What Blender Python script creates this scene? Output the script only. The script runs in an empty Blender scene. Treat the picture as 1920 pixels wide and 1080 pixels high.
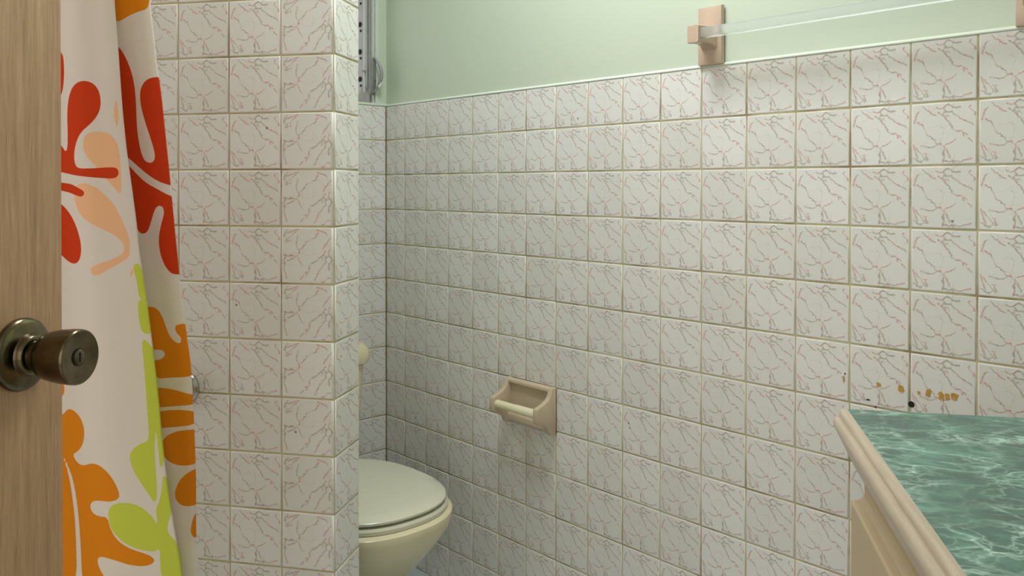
import bpy, bmesh, math, random
import numpy as np
from mathutils import Matrix, Vector

random.seed(7)
sc = bpy.context.scene
C = sc.collection

# ------------------------------------------------------------------ camera
T = 0.11                       # wall tile pitch
cam_d = bpy.data.cameras.new('camera')
cam_d.sensor_width = 36.0
cam_d.lens = 36.0 * 1581.55 / 1920
cam_d.shift_y = -179.6 / 1920
cam_d.clip_start = 0.02
cam = bpy.data.objects.new('camera', cam_d)
C.objects.link(cam)
cam.location = (-1.52896, -2.26639, 1.17520)
cam.rotation_euler = (math.pi / 2 - 0.0078, 0, -0.7416)
sc.camera = cam

# ------------------------------------------------------------------ world, exposure
world = bpy.data.worlds.new('world')
sc.world = world
world.use_nodes = True
bg = world.node_tree.nodes['Background']
bg.inputs[0].default_value = (1.0, 0.965, 0.885, 1)
bg.inputs[1].default_value = 1.25
sc.view_settings.view_transform = 'Standard'
sc.view_settings.look = 'None'
sc.view_settings.exposure = 0.0
sc.view_settings.gamma = 1.0
sc.view_settings.use_curve_mapping = False
sc.cycles.max_bounces = 7
LAMP_WATTS = 6.8
FILL_WATTS = 12.5

# ------------------------------------------------------------------ frames
PA = -0.9459                                       # the partition, the door and the vanity share this turn
OX, OY = -0.694001, -0.854777                      # partition's free corner
UX, UY = math.cos(PA), math.sin(PA)
def H(h, g, z=0.0):                                # partition frame -> world
    return (OX + h * UX - g * UY, OY + h * UY + g * UX, z)

# ------------------------------------------------------------------ colour + node helpers
def lin(c):
    c = c / 255.0
    return c / 12.92 if c <= 0.04045 else ((c + 0.055) / 1.055) ** 2.4
def rgb(r, g, b, a=1.0):
    return (lin(r), lin(g), lin(b), a)

class NT:
    def __init__(self, name):
        self.m = bpy.data.materials.new(name)
        self.m.use_nodes = True
        self.t = self.m.node_tree
        self.b = self.t.nodes['Principled BSDF']
    def n(self, kind, **kw):
        nd = self.t.nodes.new(kind)
        for k, v in kw.items():
            setattr(nd, k, v)
        return nd
    def l(self, a, b):
        self.t.links.new(a, b)
    def math(self, op, a, b=None, c=None, clamp=False):
        nd = self.n('ShaderNodeMath', operation=op, use_clamp=clamp)
        for i, v in enumerate((a, b, c)):
            if v is None:
                continue
            if isinstance(v, (int, float)):
                nd.inputs[i].default_value = v
            else:
                self.l(v, nd.inputs[i])
        return nd.outputs[0]
    def vmath(self, op, a, b=None):
        nd = self.n('ShaderNodeVectorMath', operation=op)
        for i, v in enumerate((a, b)):
            if v is None:
                continue
            if isinstance(v, (tuple, list)):
                nd.inputs[i].default_value = v
            else:
                self.l(v, nd.inputs[i])
        return nd.outputs[0]
    def noise(self, vec, scale, detail=2.0, rough=0.5, dist=0.0):
        nd = self.n('ShaderNodeTexNoise')
        nd.inputs['Scale'].default_value = scale
        nd.inputs['Detail'].default_value = detail
        nd.inputs['Roughness'].default_value = rough
        nd.inputs['Distortion'].default_value = dist
        if vec is not None:
            self.l(vec, nd.inputs['Vector'])
        return nd
    def mix(self, fac, a, b):
        nd = self.n('ShaderNodeMix', data_type='RGBA')
        for i, v in ((0, fac), (6, a), (7, b)):
            if isinstance(v, (int, float)):
                nd.inputs[i].default_value = v
            elif isinstance(v, tuple):
                nd.inputs[i].default_value = v
            else:
                self.l(v, nd.inputs[i])
        return nd.outputs[2]
    def ramp(self, fac, stops):
        nd = self.n('ShaderNodeValToRGB')
        cr = nd.color_ramp
        while len(cr.elements) < len(stops):
            cr.elements.new(0.5)
        for e, (p, c) in zip(cr.elements, stops):
            e.position = p
            e.color = c
        self.l(fac, nd.inputs[0])
        return nd.outputs[0]
    def bump(self, height, strength, dist=0.001):
        nd = self.n('ShaderNodeBump')
        nd.inputs['Strength'].default_value = strength
        nd.inputs['Distance'].default_value = dist
        self.l(height, nd.inputs['Height'])
        self.l(nd.outputs[0], self.b.inputs['Normal'])
    def set(self, **kw):
        for k, v in kw.items():
            k = k.replace('_', ' ')
            s = self.b.inputs[k]
            if hasattr(v, 'default_value') or hasattr(v, 'is_linked'):
                self.l(v, s)
            else:
                s.default_value = v
        return self.m

def plain(name, col, rough=0.5, metal=0.0, var=0.0, scale=8.0, bump=0.0, bscale=60.0, **kw):
    m = NT(name)
    tc = m.n('ShaderNodeTexCoord').outputs['Object']
    if var > 0:
        nz = m.noise(tc, scale, 3.0)
        lo = tuple(max(0, c * (1 - var)) for c in col[:3]) + (1,)
        hi = tuple(min(1, c * (1 + var)) for c in col[:3]) + (1,)
        m.set(Base_Color=m.mix(nz.outputs[0], lo, hi))
    else:
        m.set(Base_Color=col)
    m.set(Roughness=rough, Metallic=metal)
    if bump > 0:
        m.bump(m.noise(tc, bscale, 3.0).outputs[0], bump)
    for k, v in kw.items():
        m.set(**{k: v})
    return m.m

# ------------------------------------------------------------------ materials
# veins of the printed tile: (axis, points (u right, t down), width, strength)
VEINS = [
    ('u', [(.09, .30), (.16, .345), (.21, .40), (.25, .50), (.335, .57), (.38, .63), (.41, .66)], .016, .75),
    ('u', [(.15, .67), (.22, .70), (.29, .725), (.36, .715), (.395, .68), (.42, .655), (.47, .665), (.51, .72)], .015, .8),
    ('t', [(.72, .51), (.78, .50), (.85, .497), (.90, .51), (.94, .50), (.98, .475)], .018, .8),
    ('t', [(.71, .52), (.78, .565), (.86, .595), (.90, .60)], .013, .5),
    ('u', [(.51, .72), (.56, .67), (.62, .645), (.69, .59)], .012, .5),
    ('u', [(.38, .075), (.47, .085), (.53, .05), (.58, .045), (.64, .09), (.77, .09)], .016, .75),
    ('u', [(.50, .15), (.57, .155), (.63, .155), (.67, .205), (.73, .245), (.80, .30), (.89, .34), (.96, .395)], .017, .85),
    ('t', [(.05, .54), (.10, .50), (.15, .56), (.18, .49), (.21, .47), (.25, .52), (.29, .56), (.33, .60), (.38, .63), (.45, .67)], .019, .8),
    ('u', [(.46, .20), (.55, .285), (.62, .365), (.67, .45), (.71, .475), (.77, .46), (.83, .50), (.86, .53)], .016, .65),
    ('t', [(.12, .135), (.14, .095), (.21, .07), (.29, .055), (.335, .04)], .012, .5),
    ('u', [(.18, .03), (.23, .09), (.28, .135), (.335, .17), (.40, .20)], .012, .5),
    ('t', [(.06, .915), (.11, .89), (.135, .925), (.18, .965), (.22, .97)], .017, .8),
    ('u', [(.855, .58), (.91, .615), (.96, .66)], .013, .5),
    ('u', [(.035, .66), (.10, .755), (.16, .825), (.20, .88), (.24, .93)], .016, .75),
    ('t', [(.66, .04), (.73, .045), (.80, .065), (.87, .09), (.91, .105), (.955, .13)], .015, .7),
    ('u', [(.03, .88), (.09, .92), (.17, .955), (.20, .90), (.26, .855)], .014, .65),
    ('u', [(.42, .15), (.455, .17), (.47, .225), (.50, .19), (.54, .23), (.565, .20), (.60, .245)], .012, .6),
    ('u', [(.60, .99), (.63, .925), (.66, .975), (.69, .92), (.72, .97)], .012, .6),
    ('t', [(.79, .20), (.825, .25), (.86, .225), (.90, .265), (.93, .215)], .012, .6),
    ('t', [(.44, .70), (.475, .80), (.50, .835), (.53, .80), (.56, .825)], .012, .5),
    ('u', [(.475, .97), (.52, .93), (.59, .955), (.66, .94), (.73, .96), (.78, .955), (.83, .92), (.94, .91)], .017, .85),
]
VEIN_W0, VEIN_W1 = .003, .016
def make_tile_material():
    m = NT('marbled_glazed_tile')
    uv = m.n('ShaderNodeUVMap').outputs[0]
    nz = m.noise(uv, 9.0, 3.0, 0.7)
    off = m.vmath('SUBTRACT', nz.outputs['Color'], (0.5, 0.5, 0.5))
    sc_ = m.n('ShaderNodeVectorMath', operation='SCALE')
    m.l(off, sc_.inputs[0])
    sc_.inputs['Scale'].default_value = 0.10
    w = m.vmath('ADD', uv, sc_.outputs[0])
    sep = m.n('ShaderNodeSeparateXYZ')
    m.l(w, sep.inputs[0])
    u = sep.outputs[0]
    t = m.math('SUBTRACT', 1.0, sep.outputs[1])
    su = m.n('ShaderNodeCombineXYZ'); tt = m.n('ShaderNodeCombineXYZ')
    for i in range(3):
        m.l(u, su.inputs[i]); m.l(t, tt.inputs[i])
    acc = None
    FAR = 3.0
    for ax, s, q in (('u', su.outputs[0], tt.outputs[0]), ('t', tt.outputs[0], su.outputs[0])):
        vs_ = [v for v in VEINS if v[0] == ax]
        for i0 in range(0, len(vs_), 3):                     # three veins ride in the channels of one curve
            cv = m.n('ShaderNodeRGBCurve')
            mp = cv.mapping
            mp.clip_max_y = 4.0
            mp.extend = 'HORIZONTAL'
            for ch in range(3):
                c0 = mp.curves[ch]
                if i0 + ch < len(vs_):
                    pr = vs_[i0 + ch][1]
                    loc = [(0.0, FAR), (pr[0][0] - .006, FAR)] + list(pr) + [(pr[-1][0] + .006, FAR), (1.0, FAR)]
                else:
                    loc = [(0.0, FAR), (1.0, FAR)]
                c0.points[0].location = loc[0]
                c0.points[-1].location = loc[-1]
                for p in loc[1:-1]:
                    c0.points.new(*p)
                for p in c0.points:
                    p.handle_type = 'VECTOR'
            mp.update()
            m.l(s, cv.inputs['Color'])
            d = m.vmath('ABSOLUTE', m.vmath('SUBTRACT', q, cv.outputs[0]))
            acc = d if acc is None else m.vmath('MINIMUM', acc, d)
    sd = m.n('ShaderNodeSeparateXYZ'); m.l(acc, sd.inputs[0])
    dist = m.math('MINIMUM', m.math('MINIMUM', sd.outputs[0], sd.outputs[1]), sd.outputs[2])
    acc = m.math('SUBTRACT', 1.0, m.math('MULTIPLY', m.math('SUBTRACT', dist, VEIN_W0), 1 / VEIN_W1), clamp=True)
    # broken, patchy strength
    pat = m.noise(uv, 13.0, 2.0)
    acc = m.math('MULTIPLY', acc, m.math('MULTIPLY_ADD', pat.outputs[0], 1.5, 0.12), clamp=True)
    # hairline net
    vo = m.n('ShaderNodeTexVoronoi', feature='DISTANCE_TO_EDGE', voronoi_dimensions='2D')
    vo.inputs['Scale'].default_value = 4.6
    m.l(w, vo.inputs['Vector'])
    hair = m.math('SUBTRACT', 1.0, m.math('MULTIPLY', vo.outputs['Distance'], 34.0), clamp=True)
    hue = m.noise(uv, 4.0, 1.0)
    hs = m.n('ShaderNodeSeparateColor'); m.l(hue.outputs['Color'], hs.inputs[0])
    hair = m.math('MULTIPLY', hair, m.math('MULTIPLY', m.math('SUBTRACT', hs.outputs[1], 0.45), 2.2, clamp=True))
    mask = m.math('MAXIMUM', acc, hair)
    veincol = m.ramp(hue.outputs[0], [(0.40, rgb(158, 142, 126)), (0.56, rgb(200, 136, 130))])
    oi = m.n('ShaderNodeObjectInfo')
    base = m.mix(oi.outputs['Random'], rgb(224, 223, 218), rgb(233, 232, 229))
    col = m.mix(m.math('MULTIPLY', mask, 0.74), base, veincol)
    # worn specks, different on every tile
    gp = m.n('ShaderNodeNewGeometry').outputs['Position']
    sp = m.n('ShaderNodeTexVoronoi', feature='F1')
    sp.inputs['Scale'].default_value = 9.0
    m.l(gp, sp.inputs['Vector'])
    speck = m.math('LESS_THAN', sp.outputs['Distance'], 0.022)
    col = m.mix(m.math('MULTIPLY', speck, 0.75), col, rgb(88, 80, 62))
    # old rusty run below the paper holder
    sp2 = m.n('ShaderNodeSeparateXYZ')
    m.l(gp, sp2.inputs[0])
    dy = m.math('ABSOLUTE', m.math('ADD', sp2.outputs[1], 0.665))
    nr = m.noise(gp, 30.0, 1.0)
    run = m.math('SUBTRACT', 1.0, m.math('DIVIDE', dy, m.math('MULTIPLY_ADD', nr.outputs[0], 0.06, 0.02)), clamp=True)
    dz = m.math('SUBTRACT', 1.0, m.math('MULTIPLY', m.math('ABSOLUTE', m.math('SUBTRACT', sp2.outputs[2], 0.47)), 8.0), clamp=True)
    nearx = m.math('GREATER_THAN', sp2.outputs[0], -0.01)
    run = m.math('MULTIPLY', m.math('MULTIPLY', run, dz), m.math('MULTIPLY', nearx, 0.30))
    col = m.mix(run, col, rgb(150, 122, 70))
    m.set(Base_Color=col, Roughness=0.26)
    m.b.inputs['Specular IOR Level'].default_value = 0.45
    m.bump(mask, 0.35, 0.0012)
    return m.m
M = {}
M['tile'] = make_tile_material()
def grout_mat():
    m = NT('grout')
    tc = m.n('ShaderNodeTexCoord').outputs['Object']
    a = m.noise(tc, 7.0, 4.0, 0.65)
    return m.set(Base_Color=m.ramp(a.outputs[0], [(0.36, rgb(156, 138, 100)), (0.5, rgb(196, 186, 148)), (0.7, rgb(208, 200, 166))]), Roughness=0.9)
M['grout'] = grout_mat()
M['dirty_grout'] = plain('stained_corner_grout', rgb(128, 118, 84), 0.9, var=0.4, scale=22)
M['paint'] = plain('mint_paint', rgb(203, 214, 195), 0.42, var=0.025, scale=4, bump=0.06, bscale=70)
M['caulk'] = plain('white_caulk', rgb(222, 232, 218), 0.45, var=0.03)
M['ceiling'] = plain('ceiling_white', rgb(232, 232, 226), 0.8)
M['beige_ceramic'] = plain('beige_ceramic', rgb(203, 178, 158), 0.22, var=0.04, scale=12)
M['taupe_ceramic'] = plain('taupe_ceramic', rgb(200, 182, 157), 0.2, var=0.04, scale=14)
M['roller'] = plain('cream_plastic', rgb(234, 226, 192), 0.35, var=0.03)
M['bone'] = plain('bone_porcelain', rgb(226, 216, 182), 0.12, var=0.015, scale=5)
M['seat'] = plain('seat_plastic', rgb(216, 214, 194), 0.22, var=0.015, scale=5)
M['chrome'] = plain('chrome', rgb(190, 188, 186), 0.14, 1.0)
M['aluminium'] = plain('dull_aluminium', rgb(160, 160, 162), 0.45, 0.35, var=0.15, scale=18)
M['alu_dark'] = plain('grimy_aluminium', rgb(138, 138, 136), 0.55, 0.3, var=0.3, scale=22)
M['black'] = plain('black_hole', rgb(26, 24, 20), 0.8)
M['white_wood'] = plain('white_painted_wood', rgb(214, 222, 214), 0.5, var=0.05)
M['glue'] = plain('yellow_glue', rgb(196, 154, 66), 0.6, var=0.35, scale=160)
M['cabinet'] = plain('beige_laminate', rgb(182, 162, 130), 0.45, var=0.03, scale=6)
def acrylic():
    m = NT('clear_acrylic')
    return m.set(Base_Color=(0.93, 0.96, 0.95, 1), Roughness=0.30, IOR=1.22, Transmission_Weight=0.80)
M['acrylic'] = acrylic()
def frosted():
    m = NT('frosted_glass')
    return m.set(Base_Color=(0.85, 0.9, 0.88, 1), Roughness=0.4, IOR=1.4, Transmission_Weight=0.9)
M['frosted'] = frosted()
def brass():
    m = NT('antique_brass')
    tc = m.n('ShaderNodeTexCoord').outputs['Object']
    nz = m.noise(tc, 60, 3.0)
    m.set(Base_Color=m.ramp(nz.outputs[0], [(0.3, rgb(92, 82, 62)), (0.7, rgb(118, 108, 86))]), Metallic=1.0)
    return m.set(Roughness=0.2)
M['brass'] = brass()
def wood():
    m = NT('taupe_wood_grain')
    tc = m.n('ShaderNodeTexCoord').outputs['Object']
    mp = m.n('ShaderNodeMapping')
    mp.inputs['Scale'].default_value = (1.0, 14.0, 0.7)
    m.l(tc, mp.inputs[0])
    a = m.noise(mp.outputs[0], 9.0, 6.0, 0.62, 0.6)
    mp2 = m.n('ShaderNodeMapping')
    mp2.inputs['Scale'].default_value = (1.0, 60.0, 2.2)
    m.l(tc, mp2.inputs[0])
    b = m.noise(mp2.outputs[0], 14.0, 3.0, 0.6)
    f = m.math('ADD', m.math('MULTIPLY', a.outputs[0], 0.62), m.math('MULTIPLY', b.outputs[0], 0.38))
    m.set(Base_Color=m.ramp(f, [(0.32, rgb(150, 112, 80)), (0.5, rgb(182, 144, 108)), (0.68, rgb(199, 165, 129))]), Roughness=0.5)
    m.bump(f, 0.12, 0.001)
    return m.m
M['wood'] = wood()
def trimwood():
    m = NT('pale_wood_moulding')
    tc = m.n('ShaderNodeTexCoord').outputs['Object']
    mp = m.n('ShaderNodeMapping')
    mp.inputs['Scale'].default_value = (30.0, 2.0, 30.0)
    m.l(tc, mp.inputs[0])
    a = m.noise(mp.outputs[0], 5.0, 4.0, 0.6)
    return m.set(Base_Color=m.ramp(a.outputs[0], [(0.3, rgb(184, 168, 147)), (0.7, rgb(203, 189, 169))]), Roughness=0.38)
M['trim'] = trimwood()
def marble():
    m = NT('green_marbled_laminate')
    tc = m.n('ShaderNodeTexCoord').outputs['Object']
    mp = m.n('ShaderNodeMapping')
    mp.inputs['Rotation'].default_value = (0, 0, 0.25)
    mp.inputs['Scale'].default_value = (0.8, 1.2, 1.0)
    m.l(tc, mp.inputs[0])
    warp = m.noise(mp.outputs[0], 9.0, 5.0, 0.62)
    off = m.vmath('SUBTRACT', warp.outputs['Color'], (0.5, 0.5, 0.5))
    s = m.n('ShaderNodeVectorMath', operation='SCALE'); m.l(off, s.inputs[0]); s.inputs['Scale'].default_value = 0.12
    w = m.vmath('ADD', mp.outputs[0], s.outputs[0])
    v1 = m.n('ShaderNodeTexVoronoi', feature='DISTANCE_TO_EDGE'); v1.inputs['Scale'].default_value = 14.0
    m.l(w, v1.inputs['Vector'])
    v2 = m.n('ShaderNodeTexVoronoi', feature='DISTANCE_TO_EDGE'); v2.inputs['Scale'].default_value = 31.0
    m.l(w, v2.inputs['Vector'])
    pt = m.noise(tc, 11.0, 3.0)
    patch = m.math('MULTIPLY', m.math('SUBTRACT', pt.outputs[0], 0.40), 3.6, clamp=True)
    k1 = m.math('POWER', m.math('SUBTRACT', 1.0, m.math('MULTIPLY', v1.outputs['Distance'], 8.0), clamp=True), 3.0)
    k2 = m.math('POWER', m.math('SUBTRACT', 1.0, m.math('MULTIPLY', v2.outputs['Distance'], 5.5), clamp=True), 3.0)
    k = m.math('ADD', m.math('MULTIPLY', k1, m.math('MULTIPLY_ADD', patch, 0.75, 0.15)), m.math('MULTIPLY', k2, m.math('MULTIPLY', patch, 0.6)), clamp=True)
    soft = m.noise(w, 13.0, 6.0, 0.65)
    base = m.ramp(soft.outputs[0], [(0.32, rgb(66, 94, 85)), (0.5, rgb(77, 116, 103)), (0.68, rgb(108, 160, 143))])
    col = m.mix(k, base, rgb(186, 220, 206))
    return m.set(Base_Color=col, Roughness=0.3)
M['marble'] = marble()
def floor_mat():
    m = NT('pale_blue_floor')
    tc = m.n('ShaderNodeTexCoord').outputs['Object']
    nz = m.noise(tc, 14.0, 4.0)
    return m.set(Base_Color=m.mix(nz.outputs[0], rgb(168, 178, 178), rgb(196, 204, 202)), Roughness=0.4)
M['floor'] = floor_mat()
def curtain_mat():
    m = NT('printed_cotton')
    at = m.n('ShaderNodeAttribute', attribute_name='print_a')
    so = m.n('ShaderNodeSeparateColor'); m.l(at.outputs['Color'], so.inputs[0])
    at2 = m.n('ShaderNodeAttribute', attribute_name='print_b')
    def edge(s):
        return m.math('MULTIPLY_ADD', m.math('SUBTRACT', s, 0.5), 160.0, 0.5, clamp=True)
    col = rgb(226, 216, 206)
    col = m.mix(edge(so.outputs[2]), col, rgb(242, 188, 146))
    col = m.mix(edge(so.outputs[1]), col, rgb(224, 134, 22))
    col = m.mix(edge(so.outputs[0]), col, rgb(206, 62, 22))
    col = m.mix(edge(at2.outputs['Fac']), col, rgb(200, 208, 78))
    tc = m.n('ShaderNodeTexCoord').outputs['Object']
    wv = m.noise(tc, 900.0, 1.0)
    m.set(Base_Color=col, Roughness=0.85)
    m.b.inputs['Specular IOR Level'].default_value = 0.15
    m.bump(wv.outputs[0], 0.12, 0.0006)
    tr = m.n('ShaderNodeBsdfTranslucent')
    m.l(col, tr.inputs[0])
    mx = m.n('ShaderNodeMixShader'); mx.inputs[0].default_value = 0.22
    m.l(m.b.outputs[0], mx.inputs[1]); m.l(tr.outputs[0], mx.inputs[2])
    m.l(mx.outputs[0], m.t.nodes['Material Output'].inputs[0])
    return m.m
M['curtain'] = curtain_mat()
M['hall_bounce'] = plain('brown_hall_bounce', rgb(140, 100, 68), 0.5, var=0.15, scale=6)

# ------------------------------------------------------------------ mesh helpers
def mesh_from(name, verts, faces, smooth=False):
    me = bpy.data.meshes.new(name)
    me.from_pydata([tuple(v) for v in verts], [], faces)
    me.update()
    bm = bmesh.new(); bm.from_mesh(me)
    bmesh.ops.recalc_face_normals(bm, faces=bm.faces)
    bm.to_mesh(me); bm.free()
    if smooth:
        me.polygons.foreach_set('use_smooth', [True] * len(me.polygons))
        try:
            me.set_sharp_from_angle(angle=math.radians(38))
        except Exception:
            pass
    return me
def obj(name, me, mat, parent=None, **props):
    o = bpy.data.objects.new(name, me)
    C.objects.link(o)
    if mat is not None and not me.materials:
        me.materials.append(M[mat] if isinstance(mat, str) else mat)
    if parent is not None:
        o.parent = parent
    for k, v in props.items():
        o[k] = v
    return o
def thing(name, label, cat, loc=(0, 0, 0), rotz=0.0, group=None):
    o = bpy.data.objects.new(name, None)
    C.objects.link(o)
    o.empty_display_size = 0.05
    o.location = loc
    o.rotation_euler = (0, 0, rotz)
    o['label'] = label
    o['category'] = cat
    if group:
        o['group'] = group
    return o
def box(x0, x1, y0, y1, z0, z1, bev=0.0, seg=2, name='box'):
    bm = bmesh.new()
    vs = [bm.verts.new((x, y, z)) for z in (z0, z1) for y in (y0, y1) for x in (x0, x1)]
    for f in ((0, 1, 3, 2), (4, 5, 7, 6), (0, 1, 5, 4), (2, 3, 7, 6), (0, 2, 6, 4), (1, 3, 7, 5)):
        bm.faces.new([vs[i] for i in f])
    bmesh.ops.recalc_face_normals(bm, faces=bm.faces)
    if bev > 0:
        bmesh.ops.bevel(bm, geom=list(bm.edges), offset=bev, segments=seg, profile=0.5, affect='EDGES')
    me = bpy.data.meshes.new(name)
    bm.to_mesh(me); bm.free()
    if bev > 0:
        me.polygons.foreach_set('use_smooth', [True] * len(me.polygons))
        me.set_sharp_from_angle(angle=math.radians(35))
    return me
def loft(rings, cap0=True, cap1=True, closed=True, smooth=True, name='loft'):
    n = len(rings[0])
    vs = [p for r in rings for p in r]
    fs = []
    for i in range(len(rings) - 1):
        for j in range(n if closed else n - 1):
            k = (j + 1) % n
            fs.append((i * n + j, i * n + k, (i + 1) * n + k, (i + 1) * n + j))
    if cap0:
        fs.append(tuple(range(n))[::-1])
    if cap1:
        fs.append(tuple((len(rings) - 1) * n + j for j in range(n)))
    return mesh_from(name, vs, fs, smooth)
def lathe(prof, n=40, axis='z', smooth=True, org=(0, 0, 0), name='lathe'):
    rings = []
    for d, r in prof:
        ring = []
        for j in range(n):
            a = 2 * math.pi * j / n
            c, s = max(r, 1e-5) * math.cos(a), max(r, 1e-5) * math.sin(a)
            p = {'x': (d, c, s), 'y': (c, d, s), 'z': (c, s, d)}[axis]
            ring.append((p[0] + org[0], p[1] + org[1], p[2] + org[2]))
        rings.append(ring)
    return loft(rings, name=name, smooth=smooth)
def tube(pts, r, n=10, name='tube', taper=None):
    pts = [Vector(p) for p in pts]
    rings = []
    for i, p in enumerate(pts):
        d = (pts[min(i + 1, len(pts) - 1)] - pts[max(i - 1, 0)]).normalized()
        up = Vector((0, 0, 1)) if abs(d.z) < 0.9 else Vector((1, 0, 0))
        a = d.cross(up).normalized(); b = a.cross(d)
        rr = r if taper is None else r * taper[i]
        rings.append([tuple(p + a * rr * math.cos(2 * math.pi * j / n) + b * rr * math.sin(2 * math.pi * j / n)) for j in range(n)])
    return loft(rings, name=name)
def prism(poly, fn, a, b, bev=0.0, name='prism'):
    """extrude a 2D outline between two offsets; fn(u, v, w) -> xyz"""
    bm = bmesh.new()
    A = [bm.verts.new(fn(u, v, a)) for u, v in poly]
    B = [bm.verts.new(fn(u, v, b)) for u, v in poly]
    n = len(poly)
    bm.faces.new(A); bm.faces.new(B[::-1])
    for i in range(n):
        bm.faces.new((A[i], A[(i + 1) % n], B[(i + 1) % n], B[i]))
    bmesh.ops.recalc_face_normals(bm, faces=bm.faces)
    if bev > 0:
        es = [e for e in bm.edges if len(e.link_faces) == 2 and e.calc_face_angle(0) > math.radians(40)]
        bmesh.ops.bevel(bm, geom=es, offset=bev, segments=2, profile=0.5, affect='EDGES', clamp_overlap=True)
    me = bpy.data.meshes.new(name)
    bm.to_mesh(me); bm.free()
    me.polygons.foreach_set('use_smooth', [True] * len(me.polygons))
    me.set_sharp_from_angle(angle=math.radians(35))
    return me

# ------------------------------------------------------------------ wall tiles
def tile_mesh(w, h, bl=.0022, br=.0022, bb=.0022, bt=.0026, thick=.006, name='tile'):
    """local x right, y up, z out; origin at the centre of the glazed face"""
    vs, fs, uvs = [], [], []
    for fi, fz in ((0, None), (0, 1.0), (.3, .3), (1.0, 0.0)):
        x0, x1 = -w / 2 + bl * fi, w / 2 - br * fi
        y0, y1 = -h / 2 + bb * fi, h / 2 - bt * fi
        z = -thick if fz is None else -0.0016 * fz
        for x, y in ((x0, y0), (x1, y0), (x1, y1), (x0, y1)):
            vs.append((x, y, z)); uvs.append((x / w + .5, y / h + .5))
    for r in range(3):
        for j in range(4):
            k = (j + 1) % 4
            fs.append((r * 4 + j, r * 4 + k, r * 4 + 4 + k, r * 4 + 4 + j))
    fs.append((12, 13, 14, 15))
    me = bpy.data.meshes.new(name)
    me.from_pydata(vs, [], fs)
    lay = me.uv_layers.new(name='UVMap')
    for lp in me.loops:
        lay.data[lp.index].uv = uvs[lp.vertex_index]
    me.polygons.foreach_set('use_smooth', [i < 12 for i in range(13)])
    me.materials.append(M['tile'])
    return me
GAP = .0029
TM = tile_mesh(T - GAP, T - GAP)
def tile(me, parent, right, out, x, z, pos, spin=0.0):
    o = bpy.data.objects.new('tile', me)
    C.objects.link(o)
    o.parent = parent
    r = Vector(right); n = Vector(out); u = Vector((0, 0, 1))
    m = Matrix((r, u, n)).transposed().to_4x4()
    jit = Matrix.Rotation(random.gauss(0, .0013), 4, 'X') @ Matrix.Rotation(random.gauss(0, .0013), 4, 'Y')
    m = m @ jit @ Matrix.Rotation(spin, 4, 'Z')
    m.translation = Vector(pos) + n * random.gauss(0, .00022)
    o.matrix_local = m
    return o
ZC = 2.42                      # ceiling
ZT = 1.43                      # top of the tiled dado
NR = 13

# ------------------------------------------------------------------ setting
def struct(name, me, mat, parent=None, label=None):
    o = obj(name, me, mat, parent)
    if parent is None:
        o['kind'] = 'structure'
        if label:
            o['label'] = label
    return o
struct('floor_hall_bounce', box(-4.2, 1.0, -5.0, .3, -.12, -.03), 'hall_bounce', label='unseen brown hall floor added to bounce warm light into the bathroom')  # out of view, added in brown to throw warm light on the lower walls
struct('floor', box(-3.2, .25, -3.6, .3, -.08, 0), 'floor', label='pale blue grey bathroom floor')
struct('ceiling', box(-3.3, .25, -3.6, .3, ZC, ZC + .06), 'ceiling', label='white ceiling above the bathroom')

# right wall: oblique tiled wall with mint paint above
wr = struct('wall_right', box(.0035, .12, -2.32, .13, 0, ZC), 'paint', label='mint green wall with marbled tile dado behind the towel bar')
obj('grout', box(.0013, .0035, -2.32, -.0, 0, ZT), 'grout', wr)
ys = 0.0
wid = [.9225 * T] + [T] * 20
first = tile_mesh(wid[0] - GAP, T - GAP)
for k, w in enumerate(wid):
    for r in range(NR):
        tile(first if k == 0 else TM, wr, (0, -1, 0), (-1, 0, 0), 0, 0, (0, -(ys + w / 2), ZT - (r + .5) * T))
    ys += w
# back wall behind the toilet, with the window opening above the dado
WX0, WX1, WZ1 = -.62, -.040, 2.16
wb = struct('wall_back', prism([(-1.25, 0), (.12, 0), (.12, ZC), (WX1, ZC), (WX1, ZT + .006), (WX0, ZT + .006), (WX0, WZ1), (WX1 + .0001, WZ1), (WX1 + .0001, ZC), (-1.25, ZC)],
            lambda u, v, w: (u, w, v), .0035, .14), 'paint', label='wall behind the toilet, tiled below a louvred window')
obj('grout', box(-1.25, 0, .0013, .0035, 0, ZT), 'grout', wb)
for k in range(11):
    for r in range(NR):
        tile(TM, wb, (1, 0, 0), (0, -1, 0), 0, 0, (-(k + .5) * T, 0, ZT - (r + .5) * T))
# partition with its free end
wp = struct('wall_left', box(-1.3, -.0035, .0035, .1221 - .0035, 0, ZC), 'paint', label='fully tiled partition wall ending beside the toilet')
wp.location = H(0, 0); wp.rotation_euler = (0, 0, PA)
obj('grout', prism([(-1.3, .0013), (-.0013, .0013), (-.0013, .12), (-.0035, .12), (-.0035, .0035), (-1.3, .0035)], lambda u, v, w: (u, v, w), 0, ZC), 'grout', wp)
corner = tile_mesh(T - GAP, T - GAP, bt=.006)           # rounded edge tile, laid on its side at the corner
endw = .1221
endt = tile_mesh(endw - .004, T - GAP, bl=.004)
zp = -0.0315 * T
for r in range(-9, NR):
    z = ZT + zp - (r + .5) * T
    if z + T / 2 > ZC + .02:
        continue
    for k in range(9):
        if k == 0:
            tile(corner, wp, (1, 0, 0), (0, -1, 0), 0, 0, (-T / 2 - .0004, 0, z), -math.pi / 2)
        else:
            tile(TM, wp, (1, 0, 0), (0, -1, 0), 0, 0, (-(k + .5) * T, 0, z))
    tile(endt, wp, (0, 1, 0), (1, 0, 0), 0, 0, (0, endw / 2 + .0015, z))
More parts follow.
